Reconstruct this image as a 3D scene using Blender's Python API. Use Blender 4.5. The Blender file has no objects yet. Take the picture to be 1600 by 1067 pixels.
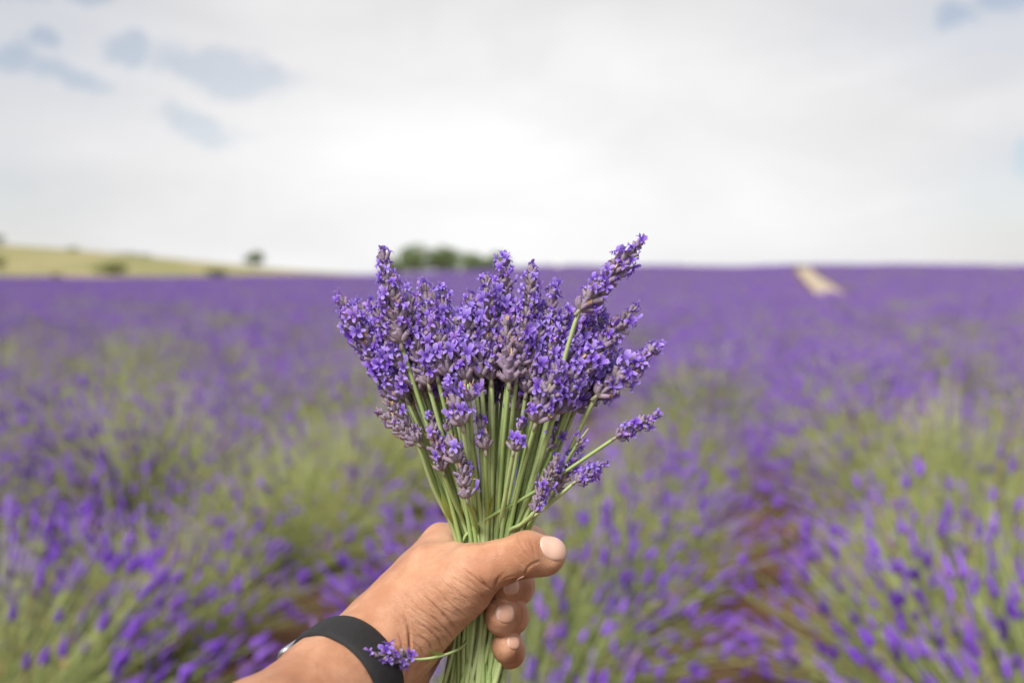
import bpy, bmesh, math, random, time
import numpy as np
from mathutils import Vector, Matrix, Quaternion
T0 = time.time()
rng = np.random.default_rng(7)
random.seed(7)
SC = bpy.context.scene
COL = SC.collection
rad = math.radians

# ------------------------------------------------------------------ camera
FPX = 30 / 36 * 1600              # focal length in photo pixels (30 mm lens)
EYE = 1.45
PITCH = math.atan((533.5 - 432) / FPX)
cam_d = bpy.data.cameras.new('camera'); cam = bpy.data.objects.new('camera', cam_d); COL.objects.link(cam)
cam.location = (0, 0, EYE); cam.rotation_euler = (math.pi/2 - PITCH, 0, 0)
cam_d.lens = 30; cam_d.sensor_width = 36; cam_d.clip_start = 0.02; cam_d.clip_end = 4000
cam_d.dof.use_dof = True; cam_d.dof.focus_distance = 0.452; cam_d.dof.aperture_fstop = 4.1
SC.camera = cam
CR = np.array([1, 0, 0.]); CF = np.array([0, math.cos(PITCH), -math.sin(PITCH)]); CU = np.array([0, math.sin(PITCH), math.cos(PITCH)])
CO = np.array([0, 0, EYE])
def P(px, py, d):                 # photo pixel + depth along the view axis (m) -> world point
    return CO + CR*((px-800)/FPX*d) + CU*(-(py-533.5)/FPX*d) + CF*d
def to_px(w):
    q = np.asarray(w) - CO
    z = q @ CF
    return 800 + (q @ CR)/z*FPX, 533.5 - (q @ CU)/z*FPX, z

# ------------------------------------------------------------------ sun and sky
SUN_EL, SUN_AZ = rad(50), rad(216)
sd = bpy.data.lights.new('sun', 'SUN'); sun = bpy.data.objects.new('sun', sd); COL.objects.link(sun)
sd.energy = 3.0; sd.angle = rad(24); sd.color = (1, .95, .87)
tosun = Vector((math.sin(SUN_AZ)*math.cos(SUN_EL), math.cos(SUN_AZ)*math.cos(SUN_EL), math.sin(SUN_EL)))
sun.rotation_euler = tosun.to_track_quat('Z', 'Y').to_euler(); sun.location = (-3, -3, 8)
SC.view_settings.view_transform = 'Standard'; SC.view_settings.look = 'None'
SC.view_settings.exposure = 0.75; SC.view_settings.gamma = 1.0
SC.render.engine = 'CYCLES'
SC.cycles.use_denoising = True
SC.cycles.max_bounces = 6; SC.cycles.diffuse_bounces = 3; SC.cycles.glossy_bounces = 2; SC.cycles.transmission_bounces = 3
SC.cycles.caustics_reflective = False; SC.cycles.caustics_refractive = False

class NT:
    def __init__(s, tree): s.t = tree; s.n = tree.nodes; s.l = tree.links
    def node(s, typ, **kw):
        n = s.n.new(typ)
        for k, v in kw.items():
            if k.startswith('i_'):
                key = k[2:]; key = int(key) if key.isdigit() else key.replace('_', ' ')
                s.put(n.inputs[key], v)
            else: setattr(n, k, v)
        return n
    def put(s, sock, v):
        if isinstance(v, bpy.types.NodeSocket): s.l.new(v, sock)
        else: sock.default_value = v
    def m(s, op, a, b=0.0, c=0.0, clamp=False):
        n = s.n.new('ShaderNodeMath'); n.operation = op; n.use_clamp = clamp
        for i, v in enumerate((a, b, c)): s.put(n.inputs[i], v)
        return n.outputs[0]
    def mixc(s, f, a, b, typ='MIX'):
        n = s.n.new('ShaderNodeMix'); n.data_type = 'RGBA'; n.blend_type = typ
        s.put(n.inputs[0], f); s.put(n.inputs[6], a); s.put(n.inputs[7], b)
        return n.outputs[2]
    def ss(s, x, a, b):          # smoothstep from a to b
        n = s.n.new('ShaderNodeMapRange'); n.interpolation_type = 'SMOOTHSTEP'
        s.put(n.inputs[0], x); n.inputs[1].default_value = a; n.inputs[2].default_value = b
        return n.outputs[0]
    def noise(s, vec, scale, detail=3, rough=.55, dist=0):
        n = s.n.new('ShaderNodeTexNoise'); s.put(n.inputs['Vector'], vec)
        n.inputs['Scale'].default_value = scale; n.inputs['Detail'].default_value = detail
        n.inputs['Roughness'].default_value = rough; n.inputs['Distortion'].default_value = dist
        return n

world = bpy.data.worlds.new('World'); SC.world = world; world.use_nodes = True
W = NT(world.node_tree); W.n.clear()
sky = W.node('ShaderNodeTexSky', sky_type='NISHITA', sun_disc=False, sun_elevation=SUN_EL, sun_rotation=SUN_AZ)
tc = W.node('ShaderNodeTexCoord'); dirv = tc.outputs['Generated']
sep = W.node('ShaderNodeSeparateXYZ', i_Vector=dirv)
yy = W.m('MAXIMUM', sep.outputs[1], 0.08)
strm = W.node('ShaderNodeMapping', i_Vector=dirv); strm.inputs['Rotation'].default_value = (0, rad(18), 0); strm.inputs['Scale'].default_value = (1, 1, 3.2)
n3 = W.noise(strm.outputs[0], 3.2, 6, .55, .6)
n1 = W.noise(dirv, 5.0, 6, .7); n2 = W.noise(dirv, 2.2, 3, .5)
dz = W.m('MULTIPLY', W.m('SUBTRACT', n1.outputs[0], .5), .13)
n1b = W.noise(dirv, 9.0, 6, .7)
dx = W.m('MULTIPLY', W.m('SUBTRACT', n1b.outputs[0], .5), .14)
u = W.m('ADD', W.m('DIVIDE', sep.outputs[0], yy), dx)
v = W.m('ADD', W.m('DIVIDE', sep.outputs[2], yy), dz)
front = W.ss(sep.outputs[1], .15, .4)
def gap(px, py, ax, ay, tilt=0, lo=.45, hi=1.08):          # an opening or thin place in the cloud deck, by direction
    q = P(px, py, 1.0) - CO
    cu, cv = q[0]/q[1], q[2]/q[1]; ax /= FPX; ay /= FPX
    a = W.m('SUBTRACT', u, cu); b = W.m('SUBTRACT', v, cv)
    c, s_ = math.cos(rad(tilt)), math.sin(rad(tilt))
    e1 = W.m('DIVIDE', W.m('ADD', W.m('MULTIPLY', a, c), W.m('MULTIPLY', b, s_)), ax)
    e2 = W.m('DIVIDE', W.m('SUBTRACT', W.m('MULTIPLY', b, c), W.m('MULTIPLY', a, s_)), ay)
    r = W.m('SQRT', W.m('ADD', W.m('MULTIPLY', e1, e1), W.m('MULTIPLY', e2, e2)))
    return W.m('SUBTRACT', 1.0, W.ss(r, lo, hi))
holes = None
for g in ((345,108,130,40,-6), (205,92,52,24,0), (318,196,88,26,-14), (30,116,48,32,0), (115,134,80,20,-8),
          (80,80,34,22,0), (25,2,60,26,0), (150,0,70,18,0), (1492,28,60,26,0), (1592,4,70,24,0), (1604,262,24,46,0)):
    h = gap(*g); holes = h if holes is None else W.m('MAXIMUM', holes, h)
thin = None
for g in ((10,60,330,190,0), (0,330,190,130,0), (1560,30,330,120,0), (1600,330,210,150,0)):
    h = gap(*g, lo=.1, hi=1.3); thin = h if thin is None else W.m('MAXIMUM', thin, h)
holes = W.m('MULTIPLY', holes, front); thin = W.m('MULTIPLY', thin, front)
generic = W.m('MULTIPLY', W.ss(n2.outputs[0], .56, .72), W.m('SUBTRACT', 1.0, front))
bright = W.m('MULTIPLY', gap(790, 330, 900, 470, 0, .0, 1.0), front)
cloudv = W.m('ADD', .475, W.m('MULTIPLY', bright, .115))
cloudv = W.m('ADD', cloudv, W.m('MULTIPLY', W.m('SUBTRACT', n3.outputs[0], .5), .17))
ccol = W.mixc(bright, (1.0, .985, 1.0, 1), (1, 1, 1, 1))
cl = W.node('ShaderNodeBackground'); W.put(cl.inputs[0], ccol); W.put(cl.inputs[1], cloudv)
bl = W.node('ShaderNodeBackground'); W.put(bl.inputs[0], sky.outputs[0]); bl.inputs[1].default_value = .07
fac = W.m('ADD', W.m('MULTIPLY', holes, .33), W.m('ADD', W.m('MULTIPLY', thin, .24), W.m('MULTIPLY', generic, .3)), clamp=True)
mx = W.node('ShaderNodeMixShader'); W.put(mx.inputs[0], fac); W.l.new(cl.outputs[0], mx.inputs[1]); W.l.new(bl.outputs[0], mx.inputs[2])
wo = W.node('ShaderNodeOutputWorld'); W.l.new(mx.outputs[0], wo.inputs[0])

# ------------------------------------------------------------------ helpers
def mat(name, build):
    m = bpy.data.materials.new(name); m.use_nodes = True
    t = NT(m.node_tree); t.n.clear()
    out = t.node('ShaderNodeOutputMaterial')
    t.l.new(build(t), out.inputs[0])
    return m
def bsdf(t, color, rough=.6, spec=.3, bump=None, bstr=.3, bdist=.001, **kw):
    b = t.node('ShaderNodeBsdfPrincipled')
    t.put(b.inputs['Base Color'], color); t.put(b.inputs['Roughness'], rough); b.inputs['Specular IOR Level'].default_value = spec
    if bump is not None:
        n = t.node('ShaderNodeBump'); n.inputs['Strength'].default_value = bstr; n.inputs['Distance'].default_value = bdist
        t.put(n.inputs['Height'], bump); t.l.new(n.outputs[0], b.inputs['Normal'])
    for k, v_ in kw.items(): t.put(b.inputs[k.replace('_', ' ')], v_)
    return b.outputs[0]
def leafy(t, color, trans=.3, rough=.6):          # thin plant tissue: some light comes through
    b = bsdf(t, color, rough, .25)
    tr = t.node('ShaderNodeBsdfTranslucent'); t.put(tr.inputs[0], color)
    m = t.node('ShaderNodeMixShader'); m.inputs[0].default_value = trans
    t.l.new(b, m.inputs[1]); t.l.new(tr.outputs[0], m.inputs[2])
    return m.outputs[0]
def rgb(*c): return (*c, 1)
def attr(t, name): return t.node('ShaderNodeAttribute', attribute_name=name)

def mesh(name, verts, faces, mats=(), cols=None, midx=None, smooth=True, attr_name='tint'):
    me = bpy.data.meshes.new(name)
    me.from_pydata(np.asarray(verts, float).tolist() if not isinstance(verts, list) else verts, [], faces if isinstance(faces, list) else np.asarray(faces).tolist())
    for m in mats: me.materials.append(m)
    if midx is not None: me.polygons.foreach_set('material_index', np.asarray(midx, np.int32))
    me.polygons.foreach_set('use_smooth', np.full(len(me.polygons), smooth))
    if cols is not None:
        a = me.color_attributes.new(attr_name, 'FLOAT_COLOR', 'POINT')
        c = np.ones((len(me.vertices), 4), np.float32); c[:, :3] = cols
        a.data.foreach_set('color', c.ravel())
    me.update()
    return me
def link(name, me, parent=None, mtx=None):
    o = bpy.data.objects.new(name, me); COL.objects.link(o)
    if parent is not None: o.parent = parent
    if mtx is not None: o.matrix_basis = mtx
    return o
def tag(o, label=None, cat=None, group=None, kind=None):
    for k, v_ in (('label', label), ('category', cat), ('group', group), ('kind', kind)):
        if v_: o[k] = v_
    return o
def fmesh(name, V, polys, mats, cols=None, midx=None):
    """polys: list of (n_faces x k) index arrays"""
    me = bpy.data.meshes.new(name); V = np.asarray(V, np.float32)
    me.vertices.add(len(V)); me.vertices.foreach_set('co', V.ravel())
    tot = np.concatenate([np.full(len(p), p.shape[1], np.int32) for p in polys]); li = np.concatenate([p.ravel() for p in polys]).astype(np.int32)
    me.loops.add(len(li)); me.loops.foreach_set('vertex_index', li)
    me.polygons.add(len(tot)); me.polygons.foreach_set('loop_start', np.concatenate([[0], np.cumsum(tot)[:-1]]).astype(np.int32))
    for m in mats: me.materials.append(m)
    if midx is not None: me.polygons.foreach_set('material_index', np.asarray(midx, np.int32))
    me.polygons.foreach_set('use_smooth', np.ones(len(tot), bool))
    if cols is not None:
        a = me.color_attributes.new('tint', 'FLOAT_COLOR', 'POINT'); c = np.ones((len(V), 4), np.float32); c[:, :3] = cols
        a.data.foreach_set('color', c.ravel())
    me.update(calc_edges=True); me.validate()
    return me
def unit(a): return a/np.maximum(np.linalg.norm(a, axis=-1, keepdims=True), 1e-9)
def frames(d):
    d = unit(d); a = np.where(np.abs(d[:, 2:3]) < .9, np.array([[0, 0, 1.]]), np.array([[1., 0, 0]])); x = unit(np.cross(a, d)); return x, np.cross(d, x), d
class MB:                                          # collects pieces of one mesh
    def __init__(s): s.v = []; s.f = []; s.c = []; s.mi = []; s.n = 0
    def add(s, v, f, c=(1, 1, 1), mi=0):
        v = np.asarray(v, float)
        s.v.append(v); s.f += [tuple(i + s.n for i in q) for q in f]
        c = np.asarray(c, float); s.c.append(np.broadcast_to(c, (len(v), 3))); s.mi += [mi]*len(f); s.n += len(v)
    def mesh(s, name, mats, smooth=True):
        return mesh(name, np.concatenate(s.v), s.f, mats, np.concatenate(s.c), s.mi, smooth)
def frame(d):                                      # two unit vectors across d
    d = np.asarray(d, float); d = d/np.linalg.norm(d)
    a = np.array([0, 0, 1.]) if abs(d[2]) < .9 else np.array([1., 0, 0])
    x = np.cross(a, d); x /= np.linalg.norm(x); return x, np.cross(d, x), d
def tube(pts, radii, sides=6, square=0, cap=True):
    pts = np.asarray(pts, float); n = len(pts)
    tg = np.gradient(pts, axis=0); tg /= np.linalg.norm(tg, axis=1)[:, None]
    x, y, _ = frame(tg[0]); V = []
    for i in range(n):
        x = x - tg[i]*(x @ tg[i]); x /= np.linalg.norm(x); y = np.cross(tg[i], x)
        for k in range(sides):
            a = 2*math.pi*k/sides
            r = radii[i]*(1 + square*math.cos(4*a))
            V.append(pts[i] + x*math.cos(a)*r + y*math.sin(a)*r)
    F = [(i*sides+k, i*sides+(k+1) % sides, (i+1)*sides+(k+1) % sides, (i+1)*sides+k) for i in range(n-1) for k in range(sides)]
    if cap: F += [tuple(range(sides))[::-1], tuple((n-1)*sides+k for k in range(sides))]
    return np.array(V), F
def M4(loc, z, roll=0, s=1.0):                     # matrix with local Z along z
    x, y, zz = frame(z); c, q = math.cos(roll), math.sin(roll)
    X = (x*c + y*q)*s; Y = (y*c - x*q)*s; Z = zz*s
    return Matrix(((X[0], Y[0], Z[0], loc[0]), (X[1], Y[1], Z[1], loc[1]), (X[2], Y[2], Z[2], loc[2]), (0, 0, 0, 1)))
def smooth01(x, a, b):
    t = np.clip((x-a)/(b-a), 0, 1); return t*t*(3-2*t)

# ------------------------------------------------------------------ terrain
def height(x, y):
    x = np.asarray(x, float); y = np.asarray(y, float)
    R = .62 + 2.0*smooth01(x, -45, 22)
    Mh = 2.0 + .078*np.clip(-44-x, 0, 260) + .6*np.sin(x*.035)*smooth01(-x, 40, 90)
    Mh = Mh*(1 - smooth01(y, 250, 420)) - 3*smooth01(y, 250, 420)
    R = R + .16*np.sin(x*.13+.6) + .10*np.sin(x*.31)
    h = smooth01(y, 36, 150)*R
    h = np.where(y > 146, h + (Mh - R)*smooth01(y, 146, 235), h)
    return h + .03*np.sin(x*.9+1)*np.sin(y*.7)*np.exp(-(y/60)**2)
AZ = math.atan((1218-800)/FPX)                     # the rows run this way
RU = np.array([math.sin(AZ), math.cos(AZ)]); RV = np.array([math.cos(AZ), -math.sin(AZ)])

def ground_mat(t):
    g = t.node('ShaderNodeTexCoord').outputs['Object']
    a = t.noise(g, 3.0, 6, .65); b = t.noise(g, 28, 5, .7)
    c = t.mixc(t.ss(a.outputs[0], .35, .68), rgb(.075, .038, .024), rgb(.17, .088, .052))
    c = t.mixc(t.ss(b.outputs[0], .52, .70), c, rgb(.17, .13, .06))
    return bsdf(t, c, .9, .1, b.outputs[0], .9, .03)
def meadow_mat(t):
    g = t.node('ShaderNodeTexCoord').outputs['Object']
    a = t.noise(g, .05, 5, .6); b = t.noise(g, .5, 5, .7)
    c = t.mixc(t.ss(a.outputs[0], .4, .62), rgb(.22, .215, .10), rgb(.30, .26, .145))
    c = t.mixc(t.ss(b.outputs[0], .55, .75), c, rgb(.20, .22, .09))
    return bsdf(t, c, .95, .05, b.outputs[0], .5, .2)
def path_mat(t):
    g = t.node('ShaderNodeTexCoord').outputs['Object']
    a = t.noise(g, 1.2, 6, .65)
    c = t.mixc(a.outputs[0], rgb(.33, .27, .20), rgb(.46, .39, .31))
    return bsdf(t, c, .95, .05, a.outputs[0], .5, .05)
def sheet(name, xs, ys, dz, m):
    X, Y = np.meshgrid(xs, ys, indexing='ij'); Z = height(X, Y) + dz
    V = np.stack([X, Y, Z], -1).reshape(-1, 3); ny = len(ys)
    F = [(i*ny+j, (i+1)*ny+j, (i+1)*ny+j+1, i*ny+j+1) for i in range(len(xs)-1) for j in range(ny-1)]
    return tag(link(name, mesh(name, V, F, [m])), kind='structure')
sp = lambda a, b, n, p: np.sign(np.linspace(a, b, n))*np.abs(np.linspace(a, b, n))**p
gx = sp(-22, 22, 130, 2.0); gy = np.concatenate([np.linspace(-40, 40, 120), np.linspace(42, 260, 90), np.linspace(270, 1500, 30)])
M_GROUND = mat('soil', ground_mat)
sheet('ground', gx, gy, 0, M_GROUND)
sheet('meadow', np.linspace(-420, 420, 180), np.concatenate([np.linspace(147, 260, 60), np.linspace(270, 700, 20)]), .05, mat('dry_meadow_grass', meadow_mat))
PATH_LAT, PATH_Y0 = 3.3, 41
pv, pf = [], []
al = np.linspace(PATH_Y0/RU[1], 143, 90)
for i, s in enumerate(al):
    for w in np.linspace(-1.0, 1.0, 6):
        q = RU*s + RV*(PATH_LAT + w + .05*math.sin(s*.3+w)); pv.append((q[0], q[1], float(height(q[0], q[1])) + .06))
for i in range(len(al)-1):
    for j in range(5): pf.append((i*6+j, i*6+j+1, (i+1)*6+j+1, (i+1)*6+j))
tag(link('path', mesh('path', pv, pf, [mat('sandy_track', path_mat)])), kind='structure')

# ------------------------------------------------------------------ lavender bushes of the field
def spike_mat_inst(t):                             # colour varies from spike to spike
    a = attr(t, 'tint').outputs[0]
    r = t.node('ShaderNodeObjectInfo').outputs['Random']
    g = t.node('ShaderNodeTexCoord').outputs['Object']
    n = t.noise(g, 160, 2).outputs[0]
    s = t.node('ShaderNodeSeparateColor', i_Color=a)
    f = t.m('FRACT', t.m('ADD', s.outputs[0], r))
    c = t.mixc(f, rgb(.19, .055, .60), rgb(.35, .16, .77))
    c = t.mixc(t.m('MULTIPLY', t.ss(n, .45, .7), .7), c, rgb(.16, .06, .40))
    c = t.mixc(s.outputs[1], c, rgb(.33, .22, .25))
    return leafy(t, c, .2, .7)
def foliage_mat(t):
    a = attr(t, 'tint').outputs[0]
    s = t.node('ShaderNodeSeparateColor', i_Color=a)
    r = t.node('ShaderNodeObjectInfo').outputs['Random']
    c = t.mixc(s.outputs[0], rgb(.075, .125, .035), rgb(.54, .61, .25))
    c = t.mixc(t.m('MULTIPLY', s.outputs[1], .9), c, rgb(.42, .23, .11))
    c = t.mixc(t.m('MULTIPLY', r, .25), c, rgb(.44, .42, .17))
    return leafy(t, c, .14, .65)
M_SPIKE = mat('field_lavender_flower', spike_mat_inst); M_FOL = mat('field_lavender_green', foliage_mat)

def spike_geo(r, L, R, sides, rings, lump):
    zs = np.linspace(0, 1, rings); V = []
    for i, z in enumerate(zs):
        prof = (.35 + .65*math.sin(math.pi*min(1, z*1.15 + .12))**.7) if z < .99 else .12
        prof *= (1 - .35*z)
        wob = 1 + lump*(1 if i % 2 else -1)
        for k in range(sides):
            a = 2*math.pi*k/sides + i*.5
            q = R*prof*wob*(1 + lump*1.2*(r.random()-.5))
            V.append((math.cos(a)*q, math.sin(a)*q, L*z + R*.25*(r.random()-.5)*lump*2))
    F = [(i*sides+k, i*sides+(k+1) % sides, (i+1)*sides+(k+1) % sides, (i+1)*sides+k) for i in range(rings-1) for k in range(sides)]
    F += [tuple(range(sides))[::-1], tuple((rings-1)*sides+k for k in range(sides))]
    return np.array(V), F
SPIKES_HI = []
for i in range(6):
    v_, f_ = spike_geo(random.Random(50+i), 1.0, .165, 7, 11, .42)
    SPIKES_HI.append(mesh('flower_spike', v_, f_, [M_SPIKE], np.array([i/6, .25*(i == 5), 0]), None, True))
SPK_LO = [spike_geo(random.Random(80+i), 1.0, .175, 5, 6, .35) for i in range(4)]

def make_bush(seed, n, dens, hi=False, leaves=7, fresh=.35):
    """a dome of thin stalks rising from a crown, narrow leaves low down, a flower spike at the end of most stalks"""
    r = np.random.default_rng(seed)
    Rh, Rv = .72*r.uniform(.95, 1.08), .66*r.uniform(.95, 1.06); side = r.uniform(0, 6.28)
    th = np.arccos(1 - r.random(n)**.85*.90); ph = r.uniform(0, 2*math.pi, n)
    cp, sp_ = np.cos(ph), np.sin(ph)
    base = np.stack([cp, sp_, 0*cp], 1)*r.uniform(0, .2, n)[:, None]
    d = np.stack([np.sin(th)*cp, np.sin(th)*sp_, np.cos(th)], 1)
    lumps = 1 + .10*np.sin(ph*3 + seed) + .06*np.sin(ph*5 + th*4 + seed*2)
    lean = np.concatenate([r.normal(0, .05, (n, 2)), np.zeros((n, 1))], 1)
    end = d*np.array([Rh, Rh, Rv])*(r.uniform(.70, 1.08, n)*lumps)[:, None] + np.array([0, 0, .05])
    mid = base*.5 + end*.5 + lean*.4; mid[:, 2] += -.03 + .06*np.sin(th); end = end + lean
    bez = lambda q: (1-q)**2*base + 2*q*(1-q)*mid + q*q*end
    w = .0019 if hi else .0018
    pts = [bez(t) for t in (0, 1/3, 2/3, 1)]
    x, y, _ = frames(end - base); R = []
    for k, p in enumerate(pts):
        for a in (0, 2.094, 4.189): R.append(p + (x*math.cos(a) + y*math.sin(a))*w*(1.3, 1.1, 1, .8)[k])
    SV = np.stack(R, 1).reshape(-1, 3)                                   # 12 verts a stalk
    q = np.array([(k*3+a, k*3+(a+1) % 3, k*3+3+(a+1) % 3, k*3+3+a) for k in range(3) for a in range(3)])
    SF = (np.arange(n)[:, None, None]*12 + q[None]).reshape(-1, 4)
    g = r.uniform(fresh, 1, n); br = (r.random(n) < .07)*1.0
    SCc = np.repeat(np.stack([g, br, 0*g], 1), 12, 0)
    # leaves
    nl = leaves*n; o = np.repeat(np.arange(n), leaves); qq = (r.random(nl)**1.25*.8)[:, None]
    c = (1-qq)**2*base[o] + 2*qq*(1-qq)*mid[o] + qq*qq*end[o]
    ld = d[o]*.8 + r.normal(0, .45, (nl, 3)); ld[:, 2] = np.abs(ld[:, 2])*.6 + .25; ld = unit(ld); lx, ly, _ = frames(ld)
    L = r.uniform(.03, .064, nl)[:, None]; ww = r.uniform(.0024, .0042, nl)[:, None]
    b2 = c + ld*L*.55; tip = c + ld*L - np.array([0, 0, .006])
    LV = np.stack([c, b2 + lx*ww, tip, b2 - lx*ww], 1).reshape(-1, 3); LF = np.arange(nl*4).reshape(-1, 4) + len(SV)
    LC = np.repeat(np.stack([r.uniform(.0, .62, nl), (r.random(nl) < .05)*1.0, 0*L[:, 0]], 1), 4, 0)
    fol = fmesh('foliage', np.concatenate([SV, LV]), [SF, LF], [M_FOL], np.concatenate([SCc, LC]))
    bald = .10 + (1.0 - dens)*1.15 + (.20 if hi else 0)                                         # the crown of a bush shows more stalk than bloom
    has = r.random(n) < np.clip(dens*(1 + .2*np.cos(ph-side)), 0, 1)*((.10 if hi else .25) + (.90 if hi else .75)*smooth01(th, bald*.55, bald*1.5))
    tg = unit(unit(pts[3] - pts[2]) + np.array([0, 0, .35]) + r.normal(0, .12, (n, 3)))
    SL = r.uniform(.036, .066, n)
    spikes = [(pts[3][i], tg[i], SL[i]) for i in np.nonzero(has)[0]]
    if hi: return fol, None, spikes
    ii = np.nonzero(has)[0]; fx, fy, fz = frames(tg[ii]); sv = np.stack([SPK_LO[k][0] for k in range(4)])[ii % 4]
    FV = (pts[3][ii][:, None] + (sv[..., 0:1]*fx[:, None] + sv[..., 1:2]*fy[:, None] + sv[..., 2:3]*fz[:, None])*SL[ii][:, None, None])
    nv = sv.shape[1]; f4 = np.array([f for f in SPK_LO[0][1] if len(f) == 4]); f5 = np.array([f for f in SPK_LO[0][1] if len(f) == 5])
    off = np.arange(len(ii))[:, None, None]*nv
    tint = np.repeat(np.stack([r.random(len(ii)), .7*(r.random(len(ii)) < .08), np.zeros(len(ii))], 1), nv, 0)
    fl = fmesh('flower_spikes', FV.reshape(-1, 3), [(off + f4).reshape(-1, 4), (off + f5).reshape(-1, 5)], [M_SPIKE], tint)
    return fol, fl, spikes
VAR = []                                           # variants for the middle and far field
for i, (ns, dn) in enumerate(((760, .97), (720, .88), (640, .66), (800, 1.0), (560, .48))):
    VAR.append(make_bush(100+i, ns, dn, False, 5)[:2])

ROW, STEP = 1.50, .95
spots = []
for k in range(-120, 90):
    lat = .74 + ROW*k
    rr = np.random.default_rng(1000+k); s = rr.uniform(-1, 0) - 25
    while s < 165:
        s += STEP*rr.uniform(.86, 1.14)
        q = RU*s + RV*(lat + rr.normal(0, .11))
        if q[1] < 1.15 or q[1] > 145 + 2*rr.random(): continue
        if abs(q[0]) > .72*q[1] + 1.6: continue
        if PATH_Y0 - 1 < q[1] < 134 and abs((q @ RV) - PATH_LAT) < 1.5: continue
        if rr.random() < .03: continue
        spots.append((math.hypot(*q), q[0], q[1], rr.random(), rr.random(), rr.random()))
spots.sort()
def in_view(x, y): return abs(x) < .62*y + .75
near = [s for s in spots if in_view(s[1], s[2])][:300]
nearset = set(near)
far = [s for s in spots if s not in nearset]
def pick(a, x, y):                                 # patches where the bloom is thinner
    p = math.sin(x*.55+1.3)*math.sin(y*.33+.4) + .5*math.sin(x*1.3+y*.9)
    q = a + .28*p
    return 4 if q > 1.04 else 2 if q > .84 else 1 if q > .5 else 3 if q > .25 else 0
GREEN = ((1480, 800), (1260, 960), (1290, 690), (880, 1010), (620, 745), (440, 690), (230, 560), (110, 600), (350, 900))
def greenish(x, y):
    a_, b_, _ = to_px(np.array([x, y, float(height(x, y)) + .5])); return min(math.hypot(a_-g, b_-h) for g, h in GREEN)
# the closest bushes: every flower spike is its own piece
SPECIAL = {}
for i, (d, x, y, a, b, c) in enumerate(near):
    z = float(height(x, y)); root = bpy.data.objects.new('lavender_bush', None); COL.objects.link(root)
    root.empty_display_size = .2
    root.location = (x, y, z); root.rotation_euler = (0, 0, b*6.28)
    s = .86 + .34*c; root.scale = (s, s, s*(.92 + .16*a))
    if i < 14:
        green = greenish(x, y) < 112
        fol, _, spk = make_bush(300+i, 820 if green else 640, .55 if green else .95, True, 7, .65 if green else .35)
        tag(link('foliage', fol, root), kind='stuff')
        rr = np.random.default_rng(i)
        c_, s__ = math.cos(b*6.28), math.sin(b*6.28)
        spk.sort(key=lambda q: math.hypot(x + s*(q[0][0]*c_ - q[0][1]*s__), y + s*(q[0][0]*s__ + q[0][1]*c_)))
        rest = MB()
        for (p, tg, L) in spk[290:]:
            m = np.array(M4(p, tg, rr.uniform(0, 6.28), L)); sv, sf = SPK_LO[rr.integers(0, 4)]
            rest.add(sv @ m[:3, :3].T + m[:3, 3], sf, (rr.random(), .7*float(rr.random() < .08), 0))
        if rest.n: tag(link('flower_spikes', rest.mesh('flower_spikes', [M_SPIKE]), root), kind='stuff')
        for (p, tg, L) in spk[:290]:
            m = M4(p, tg, rr.uniform(0, 6.28), L)
            link('flower_spike', SPIKES_HI[rr.integers(0, 6)], root, m)
        lab = 'large lavender bush showing much green stalk, in the first few of its row' if green else 'large lavender bush thick with separate purple spikes, in the first few of its row'
        tag(root, lab, 'lavender bush', 'greener lavender bushes at the near row ends' if green else 'purple lavender bushes at the near row ends')
    else:
        k = pick(a, x, y) if greenish(x, y) > 40 else 4
        fo = tag(link('foliage', VAR[k][0], root), kind='stuff'); fs = tag(link('flower_spikes', VAR[k][1], root), kind='stuff')
        if k in (2, 4): tag(root, 'blurred lavender bush with sparse bloom and green stalks, further along its row', 'lavender bush', 'sparse lavender bushes further along the rows')
        else: tag(root, 'blurred lavender bush in full purple bloom, further along its row', 'lavender bush', 'full lavender bushes further along the rows')
# the rest of the field: one object of instances
src = []
for i, (fm, sm) in enumerate(VAR):
    b1 = bmesh.new(); b1.from_mesh(fm); n0 = len(b1.faces); b1.from_mesh(sm)
    b1.faces.ensure_lookup_table()
    for f in b1.faces[n0:]: f.material_index = 1
    me = bpy.data.meshes.new('bush_source'); me.materials.append(M_FOL); me.materials.append(M_SPIKE); b1.to_mesh(me); b1.free()  #.append(M_FOL); me.materials.append(M_SPIKE)
    src.append(bpy.data.objects.new('bush_source', me))
fv = [(x, y, float(height(x, y))) for (d, x, y, a, b, c) in far]
fme = bpy.data.meshes.new('lavender_field'); fme.from_pydata(fv, [], [])
def pattr(n, typ, data):
    a_ = fme.attributes.new(n, typ, 'POINT'); a_.data.foreach_set('vector' if typ == 'FLOAT_VECTOR' else 'value', np.asarray(data).ravel())
pattr('rot', 'FLOAT_VECTOR', np.array([(0, 0, s[4]*6.28) for s in far], np.float32))
pattr('scl', 'FLOAT', np.array([.86+.34*s[5] for s in far], np.float32))
pattr('idx', 'INT', np.array([pick(s[3], s[1], s[2]) for s in far], np.int32))
field = link('lavender_field', fme)
tag(field, 'blurred purple lavender rows covering the far slope up to the crest', 'lavender', kind='stuff')
ng = bpy.data.node_groups.new('field_rows', 'GeometryNodeTree')
ng.interface.new_socket('Geometry', in_out='INPUT', socket_type='NodeSocketGeometry'); ng.interface.new_socket('Geometry', in_out='OUTPUT', socket_type='NodeSocketGeometry')
gi = ng.nodes.new('NodeGroupInput'); go = ng.nodes.new('NodeGroupOutput'); iop = ng.nodes.new('GeometryNodeInstanceOnPoints')
jn = ng.nodes.new('GeometryNodeJoinGeometry')
for o in reversed(src):
    oi = ng.nodes.new('GeometryNodeObjectInfo'); oi.inputs['Object'].default_value = o; oi.inputs['As Instance'].default_value = True
    ng.links.new(oi.outputs['Geometry'], jn.inputs[0])
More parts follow.
